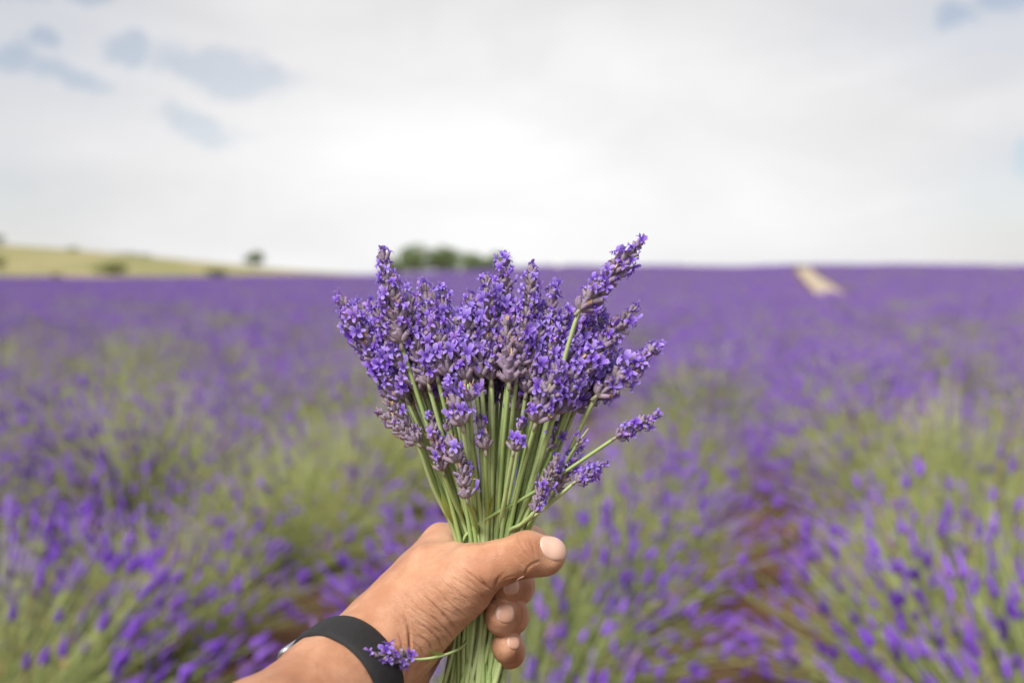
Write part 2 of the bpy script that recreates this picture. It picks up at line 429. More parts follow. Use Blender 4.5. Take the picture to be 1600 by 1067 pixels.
def named(n, typ):
    a_ = ng.nodes.new('GeometryNodeInputNamedAttribute'); a_.data_type = typ; a_.inputs[0].default_value = n; return a_.outputs[0]
ng.links.new(gi.outputs[0], iop.inputs['Points']); ng.links.new(jn.outputs[0], iop.inputs['Instance'])
iop.inputs['Pick Instance'].default_value = True
ng.links.new(named('idx', 'INT'), iop.inputs['Instance Index']); ng.links.new(named('rot', 'FLOAT_VECTOR'), iop.inputs['Rotation']); ng.links.new(named('scl', 'FLOAT'), iop.inputs['Scale'])
ng.links.new(iop.outputs[0], go.inputs[0])
md = field.modifiers.new('rows', 'NODES'); md.node_group = ng
print('field', len(near), len(far), round(time.time()-T0, 1))

# ------------------------------------------------------------------ far trees and shrubs
def tree_leaf(c1, c2):
    def f(t):
        s = t.node('ShaderNodeSeparateColor', i_Color=attr(t, 'tint').outputs[0])
        return leafy(t, t.mixc(s.outputs[0], rgb(*c1), rgb(*c2)), .25, .7)
    return f
M_LEAF = mat('tree_leaves', tree_leaf((.11, .16, .07), (.26, .32, .16)))
M_PALE = mat('pale_shrub_leaves', tree_leaf((.22, .25, .14), (.36, .38, .22)))
M_RED = mat('russet_shrub_leaves', tree_leaf((.09, .022, .03), (.16, .05, .05)))
M_BARK = mat('bark', lambda t: bsdf(t, rgb(.09, .07, .05), .9, .1, t.noise(t.node('ShaderNodeTexCoord').outputs['Object'], 9, 4).outputs[0], .8, .03))
def tree(name, px, py_top, Y, width_px, label, cat, group=None, leafm=M_LEAF, seed=0, trunk=.3, n=1500):
    r = np.random.default_rng(seed); x = (px-800)/FPX*Y; z0 = float(height(x, Y))
    top = EYE + (432-py_top)/FPX*Y; H = max(.6, top - z0); Wd = width_px/FPX*Y
    root = bpy.data.objects.new(name, None); COL.objects.link(root); root.location = (x, Y, z0)
    tag(root, label, cat, group)
    wood = MB(); v_, f_ = tube([(0, 0, -.2), (.03*H, 0, H*.3), (0, .02*H, H*.8)], [H*.035, H*.026, H*.008], 7); wood.add(v_, f_)
    for k in range(6):
        a = k*1.05+r.random(); b = np.array([0, 0, H*r.uniform(trunk*.8, .55)]); e = b + np.array([math.cos(a)*Wd*.33, math.sin(a)*Wd*.33, H*.22])
        v_, f_ = tube([b, (b+e)/2+np.array([0, 0, .03*H]), e], [H*.014, H*.01, H*.004], 5); wood.add(v_, f_)
    link('trunk', wood.mesh('trunk', [M_BARK]), root)
    cl = MB(); nc = 26
    cs = []
    for k in range(nc):
        d = r.normal(size=3); d /= np.linalg.norm(d); q = r.random()**.45
        cs.append((np.array([d[0]*Wd*.36*q, d[1]*Wd*.36*q, H*(.5+trunk*.5) + d[2]*H*(.36-trunk*.32)*q]), r.uniform(.16, .25)*Wd, r.random()))
    for k in range(n):
        c, rad_, tn = cs[k % nc]; d = r.normal(size=3); d /= np.linalg.norm(d)
        p = c + d*np.array([1, 1, min(1.0, H/Wd)])*rad_*r.uniform(.75, 1.08); p[2] = min(max(p[2], H*trunk*.35), H*1.02)
        x1, y1, _ = frame(d + r.normal(0, .6, 3)); s = Wd*r.uniform(.028, .05)
        cl.add([p-x1*s, p+y1*s*.6, p+x1*s, p-y1*s*.6], [(0, 1, 2, 3)], (min(1, max(0, tn*.6+.4*r.random())), 0, 0))
    link('crown', cl.mesh('crown', [leafm]), root)
    return root
for i, (px, py, w, Y) in enumerate(((618, 402, 50, 196), (650, 381, 66, 200), (697, 384, 72, 206), (742, 395, 62, 200), (778, 394, 52, 204))):
    tree('tree', px, py, Y, w, ['low rounded tree at the open end of the tree clump', 'darkest and tallest tree of the clump beyond the crest', 'paler broad tree beside the tallest one in the clump',
         'rounded green tree in the middle of the clump beyond the crest', 'tree at the end of the clump beyond the lavender crest'][i], 'tree', 'trees beyond the crest', seed=i+1, trunk=.0)
tree('tree', 398, 392, 222, 34, 'small lone dark tree standing on the dry meadow ridge', 'tree', seed=11, trunk=.22)
tree('tree', -22, 366, 226, 62, 'dark tree at the high end of the meadow ridge', 'tree', seed=12, trunk=.1)
for i, px in enumerate((188, 207, 228, 118)):
    tree('pale_shrub', px, [396, 394, 397, 386][i], 236, [22, 20, 24, 22][i], 'faint pale shrub on the skyline of the dry meadow', 'shrub', 'pale shrubs on the meadow skyline', M_PALE, 20+i, .05, 500)
for i, (px, py, w, Y) in enumerate(((178, 411, 58, 176), (340, 418, 40, 178), (2, 398, 26, 180))):
    tree('green_shrub', px, py, Y, w, ['wide green shrub at the foot of the dry meadow', 'low green shrub on the meadow below the lone tree', 'green shrub on the meadow under the dark ridge tree'][i], 'shrub', None, mat('shrub_leaves', tree_leaf((.10, .13, .04), (.22, .25, .09))), 30+i, .02, 700)
tree('russet_shrub', 91, 424, 118, 20, 'small dark russet shrub standing in the lavender below the meadow', 'shrub', None, M_RED, 41, .05, 500)
M_WHITE = mat('white_board', lambda t: bsdf(t, rgb(.85, .85, .85), .5, .4)); M_POST = mat('grey_post', lambda t: bsdf(t, rgb(.3, .28, .25), .8, .2))
for px, Y, lab in ((1077, 138, 'small white marker board at the crest of the lavender'), (872, 110, 'small white marker board in the lavender below the crest')):
    x = (px-800)/FPX*Y; z0 = float(height(x, Y)); root = bpy.data.objects.new('marker_board', None); COL.objects.link(root); root.location = (x, Y, z0); tag(root, lab, 'marker')
    b = MB(); v_, f_ = tube([(0, .03, -.2), (0, .03, 1.25)], [.03, .03], 8); b.add(v_, f_); link('post', b.mesh('post', [M_POST]), root)
    bm = bmesh.new(); bmesh.ops.create_cube(bm, size=1, matrix=Matrix.Translation((0, 0, 1.15)) @ Matrix.Diagonal((.75, .03, .5, 1))); bmesh.ops.bevel(bm, geom=bm.edges[:], offset=.008, segments=1, affect='EDGES')
    me = bpy.data.meshes.new('board'); bm.to_mesh(me); bm.free(); me.materials.append(M_WHITE); link('board', me, root)

# ------------------------------------------------------------------ the hand and forearm: one blended surface
def seg(p, a, b, r1, r2):
    ba = b-a; pa = p-a; h = np.clip(pa @ ba/(ba @ ba), 0, 1)
    return np.linalg.norm(pa - h[:, None]*ba, axis=1) - (r1 + (r2-r1)*h)
def smin(a, b, k):
    h = np.clip(.5 + .5*(b-a)/k, 0, 1); return b + (a-b)*h - k*h*(1-h)
mm = .001
def Q(*a): return [P(x, y, d) for (x, y, d) in a]
# skeleton (photo pixel, depth) with radii in millimetres
FORE = (Q((606,1008,.447), (560,1042,.430), (520,1078,.412), (395,1200,.362), (225,1390,.295)), [23.5, 24.5, 26, 33, 40])
ULNA = (Q((612,1042,.466), (575,1085,.450), (520,1150,.425), (400,1290,.372), (232,1440,.302)), [19, 19.5, 21, 28, 36])
PALM = [(Q((592,984,.458), (690,849,.487)), [20, 10.5]), (Q((602,1003,.470), (684,893,.502)), [19, 11]),
        (Q((610,1026,.478), (680,938,.508)), [18, 10.5]), (Q((622,1050,.478), (682,988,.506)), [17, 10])]
THUMB = (Q((612,968,.444), (738,892,.441), (822,866,.437), (858,864,.437)), [16.5, 13.2, 10.6, 8.6])
THENAR = (Q((648,982,.449), (724,922,.447)), [18.5, 14.2])
FING = [(Q((690,849,.487), (829,848,.497), (826,870,.468), (800,880,.455)), [10.5, 9.6, 8.8, 7.4]),
        (Q((684,893,.502), (806,908,.498), (808,914,.470), (792,916,.4525)), [11, 9.8, 9.0, 7.0]),
        (Q((680,938,.508), (796,960,.494), (799,962,.466), (783,961,.4495)), [10.5, 9.6, 9.0, 7.6]),
        (Q((682,988,.506), (784,1013,.489), (795,1014,.466), (793,1009,.4545)), [10, 8.2, 8.0, 6.8])]
def chain(p, c, k):
    pts, rs = c; d = None
    for i in range(len(pts)-1):
        e = seg(p, pts[i], pts[i+1], rs[i]*mm, rs[i+1]*mm); d = e if d is None else smin(d, e, k*mm)
    return d
def sdf(p):
    A = smin(chain(p, FORE, 10), chain(p, ULNA, 10), 14*mm)
    B = None
    for c in PALM:
        e = chain(p, c, 1); B = e if B is None else smin(B, e, 9*mm)
    T = smin(chain(p, THUMB, 5), chain(p, THENAR, 5), 11*mm)
    # thumb knuckle and pad
    T = smin(T, np.linalg.norm(p - P(824, 862, .433), axis=1) - 8.6*mm, 5*mm)
    T = smin(T, np.linalg.norm(p - P(852, 874, .4375), axis=1) - 7.6*mm, 5*mm)
    WEB = smin(seg(p, P(636, 928, .452), P(688, 868, .470), 15*mm, 11*mm), seg(p, P(672, 882, .456), P(708, 872, .455), 11*mm, 8.5*mm), 8*mm)
    body = smin(smin(smin(A, B, 12*mm), WEB, 12*mm), T, 10*mm)
    out = body
    for c in FING:
        F = chain(p, c, 3.5)
        # fleshy pad of the fingertip
        F = smin(F, np.linalg.norm(p - (c[0][3]*.75 + c[0][2]*.25 + np.array([-.0012, 0, -.001])), axis=1) - c[1][3]*.97*mm, 3*mm)
        if c is FING[2]: F = smin(F, seg(p, P(781, 952, .4525), P(781, 971, .4525), 6.6*mm, 6.4*mm), 4*mm); F = smin(F, seg(p, P(803, 950, .458), P(804, 972, .459), 6.2*mm, 6.0*mm), 4*mm)
        if c is FING[1]: F = smin(F, seg(p, P(790, 906, .4555), P(790, 924, .4555), 6.2*mm, 6.0*mm), 4*mm); F = smin(F, seg(p, P(813, 908, .461), P(814, 926, .462), 6.0*mm, 5.8*mm), 4*mm)
        if c is FING[3]: F = smin(F, seg(p, P(793, 1004, .458), P(797, 1023, .463), 6.6*mm, 6.2*mm), 5*mm)
        out = smin(out, smin(F, B, 6*mm), .9*mm)
    return out
def sgrad(p, e=4e-4):
    g = np.stack([sdf(p + np.eye(3)[i]*e) - sdf(p - np.eye(3)[i]*e) for i in range(3)], 1)
    return g/np.maximum(np.linalg.norm(g, axis=1)[:, None], 1e-9)
def surface_nets(h):
    pts = np.concatenate([np.array(c[0]) for c in [FORE, ULNA, THUMB, THENAR] + PALM + FING])
    lo = pts.min(0) - .05; hi = pts.max(0) + .05
    nb = 8; n = np.ceil((hi-lo)/(h*nb)).astype(int)*nb + 1
    val = np.full(n, 1.0, np.float32)
    bi = np.stack(np.meshgrid(*[np.arange(k//nb) for k in n], indexing='ij'), -1).reshape(-1, 3)
    cd = sdf(lo + (bi*nb + nb/2)*h)
    keep = np.abs(cd) < h*nb*.95 + .003
    for b in bi[(cd < 0) & ~keep]: val[b[0]*nb:b[0]*nb+nb+1, b[1]*nb:b[1]*nb+nb+1, b[2]*nb:b[2]*nb+nb+1] = -1
    loc = np.stack(np.meshgrid(*[np.arange(nb+1)]*3, indexing='ij'), -1).reshape(-1, 3)
    idx = (bi[keep][:, None, :]*nb + loc).reshape(-1, 3)
    flat = np.unique(np.ravel_multi_index(idx.T, n)); I = np.stack(np.unravel_index(flat, n), 1)
    val.ravel()[flat] = np.concatenate([sdf(lo + c*h) for c in np.array_split(I, max(1, len(I)//200000))])
    s = val < 0
    cnt = np.zeros(n-1, np.int8)
    for o in np.ndindex(2, 2, 2): cnt += s[o[0]:n[0]-1+o[0], o[1]:n[1]-1+o[1], o[2]:n[2]-1+o[2]]
    act = (cnt > 0) & (cnt < 8); cells = np.argwhere(act)
    cid = np.full(n-1, -1, np.int32); cid[act] = np.arange(len(cells))
    acc = np.zeros((len(cells), 3)); num = np.zeros(len(cells))
    corners = list(np.ndindex(2, 2, 2))
    for a in corners:
        for ax in range(3):
            if a[ax]: continue
            b = list(a); b[ax] = 1
            va = val[tuple((cells + a).T)]; vb = val[tuple((cells + b).T)]; x = (va < 0) != (vb < 0)
            t = np.where(x, va/np.where(x, va - vb, 1), 0); p = np.array(a, float)[None] + np.zeros((len(cells), 3)); p[:, ax] += t
            acc += np.where(x[:, None], p, 0); num += x
    V = lo + (cells + acc/num[:, None])*h
    F = []
    for ax in range(3):
        u_, w_ = (ax+1) % 3, (ax+2) % 3
        sl = [slice(1, n[i]-1) for i in range(3)]; sl[ax] = slice(0, n[ax]-1)
        sl2 = list(sl); sl2[ax] = slice(1, n[ax])
        a_, b_ = s[tuple(sl)], s[tuple(sl2)]
        e = np.argwhere(a_ != b_); sg = a_[tuple(e.T)]
        off = np.array([1, 1, 1]); off[ax] = 0; e = e + off
        U = np.eye(3, dtype=int)[u_]; W_ = np.eye(3, dtype=int)[w_]
        q = np.stack([cid[tuple((e - U - W_).T)], cid[tuple((e - W_).T)], cid[tuple(e.T)], cid[tuple((e - U).T)]], 1)
        q[~sg] = q[~sg][:, ::-1]; F.append(q)
    return V, np.concatenate(F)
V, F = surface_nets(.0015)
E = np.sort(np.concatenate([F[:, [0, 1]], F[:, [1, 2]], F[:, [2, 3]], F[:, [3, 0]]]), 1)
key, inv = np.unique(E[:, 0].astype(np.int64)*len(V) + E[:, 1], return_inverse=True)
EM = (V[key // len(V)] + V[key % len(V)])/2; nf_ = len(F); n0 = len(V); n1_ = n0 + len(EM)
e = inv.reshape(4, nf_).T + n0; fc = np.arange(nf_) + n1_
V = np.concatenate([V, EM, V[F].mean(1)])
F = np.concatenate([np.stack([F[:, k], e[:, k], fc, e[:, (k+3) % 4]], 1) for k in range(4)])
def vnormals(V):
    fn = np.cross(V[F[:, 2]] - V[F[:, 0]], V[F[:, 3]] - V[F[:, 1]]); n = np.zeros_like(V)
    for i in range(3): n[:, i] = np.bincount(F.ravel(), np.repeat(fn[:, i], 4), len(V))
    return unit(n)
def lap(V, it, w=.5):
    E = np.concatenate([F[:, [0, 1]], F[:, [1, 2]], F[:, [2, 3]], F[:, [3, 0]]]); n = len(V)
    deg = np.bincount(E.ravel(), minlength=n)
    for _ in range(it):
        S = np.stack([np.bincount(E[:, 0], V[E[:, 1], i], n) + np.bincount(E[:, 1], V[E[:, 0], i], n) for i in range(3)], 1)/deg[:, None]
        V = V + (S - V)*w
    return V
V = lap(V, 2)
for _ in range(2):
    N = vnormals(V); d = sdf(V); V = V - N*np.clip(d, -.0012, .0012)[:, None]*.85
V = lap(V, 3)
N = vnormals(V)
px, py, pz = to_px(V)
facing = np.clip(-((V - CO)*N).sum(1)/np.linalg.norm(V - CO, axis=1), 0, 1)
front_ok = smooth01(facing, .05, .3)
def polydist(pl):
    d = np.full(len(V), 1e9)
    endf = np.zeros(len(V))
    L = 0; segs = []
    for a, b in zip(pl[:-1], pl[1:]): segs.append((np.array(a, float), np.array(b, float)))
    tot = sum(np.linalg.norm(b-a) for a, b in segs); acc = 0
    s_at = np.zeros(len(V))
    for a, b in segs:
        ba = b-a; l = np.linalg.norm(ba); h = np.clip(((px-a[0])*ba[0] + (py-a[1])*ba[1])/l**2, 0, 1)
        e = np.hypot(px-a[0]-h*ba[0], py-a[1]-h*ba[1]); m_ = e < d; d[m_] = e[m_]; s_at[m_] = (acc + h[m_]*l)/tot; acc += l
    return d, np.sin(np.pi*np.clip(s_at, .02, .98))**.6
def curve(pts, n=14):                              # smooth the hand-picked points
    p = np.array(pts, float); t = np.linspace(0, len(p)-1, n); return np.stack([np.interp(t, range(len(p)), p[:, i]) for i in range(2)], 1)
WR = [([(845,839),(849,853),(857,871)], 1.5, .45), ([(723,887),(742,901),(760,917),(771,922)], 1.0, .55), ([(699,898),(725,912),(751,929),(758,937)], .9, .4), ([(748,898),(757,910),(768,921)], 1.1, .5),
      ([(653,922),(675,941),(695,961),(718,986)], 1.1, .55), ([(678,926),(707,945),(732,967)], .9, .32), ([(655,951),(678,965),(700,986),(711,1003)], 1.1, .5),
      ([(643,970),(665,979),(685,998),(690,1014)], 1.1, .5), ([(652,991),(670,1003),(677,1019)], 1.1, .5), ([(690,908),(718,925),(744,948)], .9, .34),
      ([(663,938),(690,958),(712,984),(716,995)], .9, .35), ([(648,960),(672,973),(694,994),(702,1009)], .9, .32), ([(710,893),(735,908),(756,928)], .8, .28),
      ([(668,912),(695,928),(722,950),(736,960)], .8, .25), ([(645,1002),(657,1012),(663,1026)], 1.0, .4), ([(700,880),(722,896),(744,913)], .7, .2),
      ([(631,960),(639,985),(641,1008),(639,1040),(634,1064)], 1.8, .9), ([(622,985),(628,1005),(629,1030)], 1.2, .3),
      ([(806,836),(812,850),(822,866),(830,873)], 1.1, .34), ([(826,838),(832,853),(836,872)], 1.2, .38), ([(814,835),(822,848),(830,862)], .9, .26), ([(837,840),(842,853),(843,868)], .9, .18),
      ([(820,899),(824,886),(832,880),(845,876)], 1.4, .5), ([(772,921),(777,905),(790,893)], 1.8, .35), ([(781,907),(795,901),(812,899)], 1.0, .2),
      ([(728,852),(745,848),(770,846)], 2.2, .25), ([(814,944),(817,960),(814,978)], 1.1, .4), ([(807,940),(808,948)], 1.0, .25), ([(805,1000),(809,1014),(806,1030)], 1.0, .25), ([(826,912),(829,920),(825,930)], 1.0, .25)]
disp = np.zeros(len(V)); crease = np.zeros(len(V))
near_cam = pz < .475
vary = .55 + .9*np.clip(.5 + .5*np.sin(px*.21 + py*.13)*np.sin(px*.09 - py*.17 + 1), 0, 1)
for pl, w, dep in WR:
    w *= .85
    d, e = polydist(curve(pl)); g = np.exp(-(d/(w*1.25))**2)*e; rim = np.exp(-((d-w*3.0)/(w*1.9))**2)*e
    ok = front_ok*near_cam
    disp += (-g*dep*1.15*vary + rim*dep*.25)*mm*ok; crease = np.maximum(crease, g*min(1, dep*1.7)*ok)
V = V + N*disp[:, None]
lump = np.sin(V @ np.array([210, 90, 160.]) + 1)*np.sin(V @ np.array([-120, 230, 70.])) + .6*np.sin(V @ np.array([380, -260, 310.]))*np.sin(V @ np.array([250, 300, -330.]))
V = V + N*(lump*.00022)[:, None]
# skin colour: paler palm side, browner over knuckles and round the nails
col = np.zeros((len(V), 3))
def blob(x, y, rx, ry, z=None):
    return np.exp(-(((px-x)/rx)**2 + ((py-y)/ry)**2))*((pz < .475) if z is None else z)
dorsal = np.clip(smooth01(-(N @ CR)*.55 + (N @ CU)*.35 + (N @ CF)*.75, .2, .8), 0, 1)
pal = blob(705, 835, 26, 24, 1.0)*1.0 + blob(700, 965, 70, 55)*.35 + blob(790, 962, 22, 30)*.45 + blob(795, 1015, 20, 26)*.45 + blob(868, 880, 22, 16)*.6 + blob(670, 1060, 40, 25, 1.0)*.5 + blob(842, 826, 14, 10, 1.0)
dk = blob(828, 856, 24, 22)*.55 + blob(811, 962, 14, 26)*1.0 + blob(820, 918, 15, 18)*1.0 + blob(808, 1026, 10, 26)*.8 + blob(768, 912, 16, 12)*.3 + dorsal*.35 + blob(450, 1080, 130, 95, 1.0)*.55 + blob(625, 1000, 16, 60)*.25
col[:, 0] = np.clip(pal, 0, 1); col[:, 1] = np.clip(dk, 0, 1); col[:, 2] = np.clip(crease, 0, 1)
def skin_mat(t):
    s = t.node('ShaderNodeSeparateColor', i_Color=attr(t, 'tint').outputs[0])
    g = t.node('ShaderNodeTexCoord').outputs['Object']
    n = t.noise(g, 45, 4, .6); n2_ = t.noise(g, 260, 3, .6)
    vo = t.node('ShaderNodeTexVoronoi', i_Vector=g, feature='DISTANCE_TO_EDGE'); vo.inputs['Scale'].default_value = 900
    c = t.mixc(t.ss(n.outputs[0], .3, .7), rgb(.41, .19, .105), rgb(.58, .32, .20))
    c = t.mixc(t.m('MULTIPLY', t.ss(t.noise(g, 18, 2).outputs[0], .5, .75), .35), c, rgb(.52, .215, .125))
    c = t.mixc(t.m('MULTIPLY', s.outputs[0], .8), c, rgb(.66, .39, .255))
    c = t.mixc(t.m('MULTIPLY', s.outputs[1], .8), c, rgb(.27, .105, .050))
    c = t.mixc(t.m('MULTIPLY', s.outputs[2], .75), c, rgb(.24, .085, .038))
    c = t.mixc(t.m('MULTIPLY', t.ss(n2_.outputs[0], .5, .8), .15), c, rgb(.33, .13, .07))
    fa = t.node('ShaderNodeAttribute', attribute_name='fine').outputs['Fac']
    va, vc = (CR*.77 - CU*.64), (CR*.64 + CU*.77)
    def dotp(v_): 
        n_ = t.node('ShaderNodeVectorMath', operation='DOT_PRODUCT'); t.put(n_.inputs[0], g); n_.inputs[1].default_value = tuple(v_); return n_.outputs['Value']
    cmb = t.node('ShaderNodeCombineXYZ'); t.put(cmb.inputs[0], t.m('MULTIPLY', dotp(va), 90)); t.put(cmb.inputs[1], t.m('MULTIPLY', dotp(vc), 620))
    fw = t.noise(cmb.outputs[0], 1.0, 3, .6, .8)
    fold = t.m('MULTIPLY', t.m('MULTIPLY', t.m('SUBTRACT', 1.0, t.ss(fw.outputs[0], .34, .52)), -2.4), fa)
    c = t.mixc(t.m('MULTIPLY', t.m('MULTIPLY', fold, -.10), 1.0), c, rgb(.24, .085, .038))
    hgt = t.m('ADD', fold, t.m('ADD', t.m('MULTIPLY', t.ss(vo.outputs[0], 0, .12), .5), n2_.outputs[0]))
    return bsdf(t, c, t.m('ADD', .42, t.m('MULTIPLY', n2_.outputs[0], .2)), .38, hgt, .7, .00035,
                Subsurface_Weight=.18, Subsurface_Radius=(1.0, .35, .18), Subsurface_Scale=.004)
ORG = P(606, 1008, .447)
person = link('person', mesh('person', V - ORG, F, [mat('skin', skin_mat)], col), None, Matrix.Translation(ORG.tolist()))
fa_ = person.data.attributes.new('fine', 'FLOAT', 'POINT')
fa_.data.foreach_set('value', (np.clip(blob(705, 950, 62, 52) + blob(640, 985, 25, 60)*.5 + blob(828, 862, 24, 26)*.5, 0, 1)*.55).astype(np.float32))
tag(person, 'bare forearm with a closed hand gripping the bunch of lavender', 'person')
print('hand', len(V), round(time.time()-T0, 1))

def raycast(x, y, z0=.36, off=0.0):
    o = P(x, y, z0); d = P(x, y, 1.0) - CO; d /= np.linalg.norm(d); t = 0
    for _ in range(200):
        s_ = float(sdf((o + d*t)[None])[0]) - off
        t += s_*.8
        if abs(s_) < 2e-5 or t > .3: break
    return o + d*t
def nail_mat(t):
    s = t.node('ShaderNodeSeparateColor', i_Color=attr(t, 'tint').outputs[0])
    c = t.mixc(s.outputs[0], rgb(.50, .27, .185), rgb(.68, .47, .38))
    return bsdf(t, c, .36, .45, Subsurface_Weight=.15, Subsurface_Radius=(1, .4, .3), Subsurface_Scale=.002)
M_NAIL = mat('fingernail', nail_mat)
def nail(cx, cy, tx, ty, w, l, label=None, turn=None, pale=0.0):
    """nail plate lying on the skin at photo point c, growing towards photo point t"""
    c = raycast(cx, cy); n = sgrad(c[None])[0]
    if turn is not None: n = n + turn; n /= np.linalg.norm(n)
    g = P(tx, ty, to_px(c)[2]) - c; g = g - n*(g @ n); g /= np.linalg.norm(g); x = np.cross(g, n)
    nu, nv = 13, 15; G = []; cc = []
    for j in range(nv):
        for i in range(nu):
            a = -1 + 2*i/(nu-1); b = -1 + 2*j/(nv-1)
            # square to rounded outline
            aa = a*math.sqrt(1 - .46*b*b); bb = b*math.sqrt(1 - .46*a*a)
            G.append(c + x*aa*w/2*mm + g*bb*l/2*mm + n*.003); cc.append((min(1, pale + (.8 if b > .80 else .2 if b > -.5 else .35)), 0, 0))
    G = np.array(G)
    D = np.tile(n, (len(G), 1))
    for _ in range(30):
        G = G - D*np.clip(sdf(G) - .0003, -.002, .002)[:, None]*.7
    edge = np.zeros(len(G)); k = 0
    for j in range(nv):
        for i in range(nu):
            a = abs(-1 + 2*i/(nu-1)); b = -1 + 2*j/(nv-1); edge[k] = max(a**3, (-b)**5 if b < 0 else 0); k += 1
    top = G + n*(.00045*(1 - edge)[:, None]) ; bot = G - n*.0012
    Vn = np.concatenate([top, bot]); m0 = nu*nv
    Fn = [(j*nu+i, j*nu+i+1, (j+1)*nu+i+1, (j+1)*nu+i) for j in range(nv-1) for i in range(nu-1)]
    per = [i for i in range(nu)] + [j*nu+nu-1 for j in range(1, nv)] + [(nv-1)*nu+i for i in range(nu-2, -1, -1)] + [j*nu for j in range(nv-2, 0, -1)]
    Fn += [tuple(q[::-1]) for q in [(per[k], per[(k+1) % len(per)], per[(k+1) % len(per)]+m0, per[k]+m0) for k in range(len(per))]]
    o = link('fingernail', mesh('fingernail', Vn - ORG, Fn, [M_NAIL], np.array(cc+cc)), person)
    if label: o['label'] = label
nail(866, 853, 900, 855, 13.0, 15.5, 'broad pale thumbnail', pale=.45)
nail(800, 915, 770, 917, 9.5, 9.5)
nail(791, 957, 760, 957, 10.0, 10.5)
nail(803, 1003, 780, 1003, 6.8, 7.4)

# ------------------------------------------------------------------ wristband
AXA, AXB = P(590, 1020, .444), P(527, 1074, .417)
ax = (AXB-AXA)/np.linalg.norm(AXB-AXA)
CEN = P(534, 1069, .4235) + 0*ax
RX, RY, _ = frame(ax)
# tilt the strap plane a little the way it sits in the photo
def strap_mat(t):
    g = t.node('ShaderNodeTexCoord').outputs['Object']; n = t.noise(g, 700, 3, .7)
    n0 = t.noise(g, 90, 3, .6)
    c = t.mixc(n0.outputs[0], rgb(.010, .010, .011), rgb(.026, .026, .028))
    return bsdf(t, c, .75, .3, n.outputs[0], .5, .0004)
def wrist_r(cen, dirs):
    t = np.full(len(dirs), .002)
    for _ in range(60): t = t - np.clip(sdf(cen + dirs*t[:, None]), -.01, .01)*.8
    return t
band = bpy.data.objects.new('wristband', None); COL.objects.link(band); band.location = CEN.tolist(); band.empty_display_size = .03
tag(band, 'black woven wristband with a grey metal loop on the forearm', 'wristband')
na, nw = 120, 9; half = .0105
ang = np.linspace(0, 2*math.pi, na, endpoint=False); dirs = np.cos(ang)[:, None]*RX + np.sin(ang)[:, None]*RY
outer, inner = [], []
for j in range(nw):
    s = -1 + 2*j/(nw-1); cen = CEN + ax*s*half; rr = wrist_r(cen, dirs)
    for _ in range(4): rr = (np.roll(rr, 1) + rr*2 + np.roll(rr, -1))/4
    e = .0023*(1 - .55*abs(s)**5)
    outer.append(cen + dirs*(rr + e)[:, None] - CEN); inner.append(cen + dirs*(rr - .0012)[:, None] - CEN)
Vb = np.concatenate(outer + inner[::-1]); nr = 2*nw
Fb = [(j*na+i, j*na+(i+1) % na, ((j+1) % nr)*na+(i+1) % na, ((j+1) % nr)*na+i) for j in range(nr) for i in range(na)]
ms = mesh('strap', Vb, Fb, [mat('black_woven_strap', strap_mat)])
bm = bmesh.new(); bm.from_mesh(ms); bmesh.ops.recalc_face_normals(bm, faces=bm.faces); bm.to_mesh(ms); bm.free()
link('strap', ms, band)
M_METAL = mat('brushed_grey_metal', lambda t: bsdf(t, rgb(.45, .46, .48), .35, .5, t.noise(t.node('ShaderNodeTexCoord').outputs['Object'], 900, 2).outputs[0], .2, .0002, Metallic=.9))
# the loop sits where the strap turns out of sight on the outer side of the wrist
sc_ = [(i, to_px(CEN + outer[nw//2][i])) for i in range(na)]
li = min(sc_, key=lambda q: math.hypot(q[1][0]-447, q[1][1]-1003))[0]
lp = []
for (da, s) in ((-3, -1.12), (4, -1.12), (4, 1.12), (-3, 1.12)):
    i0 = (li + da) % na; j = 0 if s < 0 else nw-1
    p = outer[j][i0]; cj = ax*half*(s)
    lp.append(p + ax*half*(.14 if s > 0 else -.14) + dirs[i0]*.0012)
path = []
for a, b in zip(lp, lp[1:] + lp[:1]):
    for t in np.linspace(.0, 1, 9)[:-1]:
        q = a*(1-t) + b*t
        # follow the curve of the wrist along the long sides
        path.append(q + dirs[li]*(.0022*math.sin(math.pi*t) if np.linalg.norm((b-a) @ ax) < .004 else 0))
path = np.array(path)
for _ in range(2): path = (np.roll(path, 1, 0) + 2*path + np.roll(path, -1, 0))/4
v_, f_ = tube(np.concatenate([path, path[:2]]), [.0019]*(len(path)+2), 8, cap=False)
link('metal_loop', mesh('metal_loop', v_, f_, [M_METAL]), band)

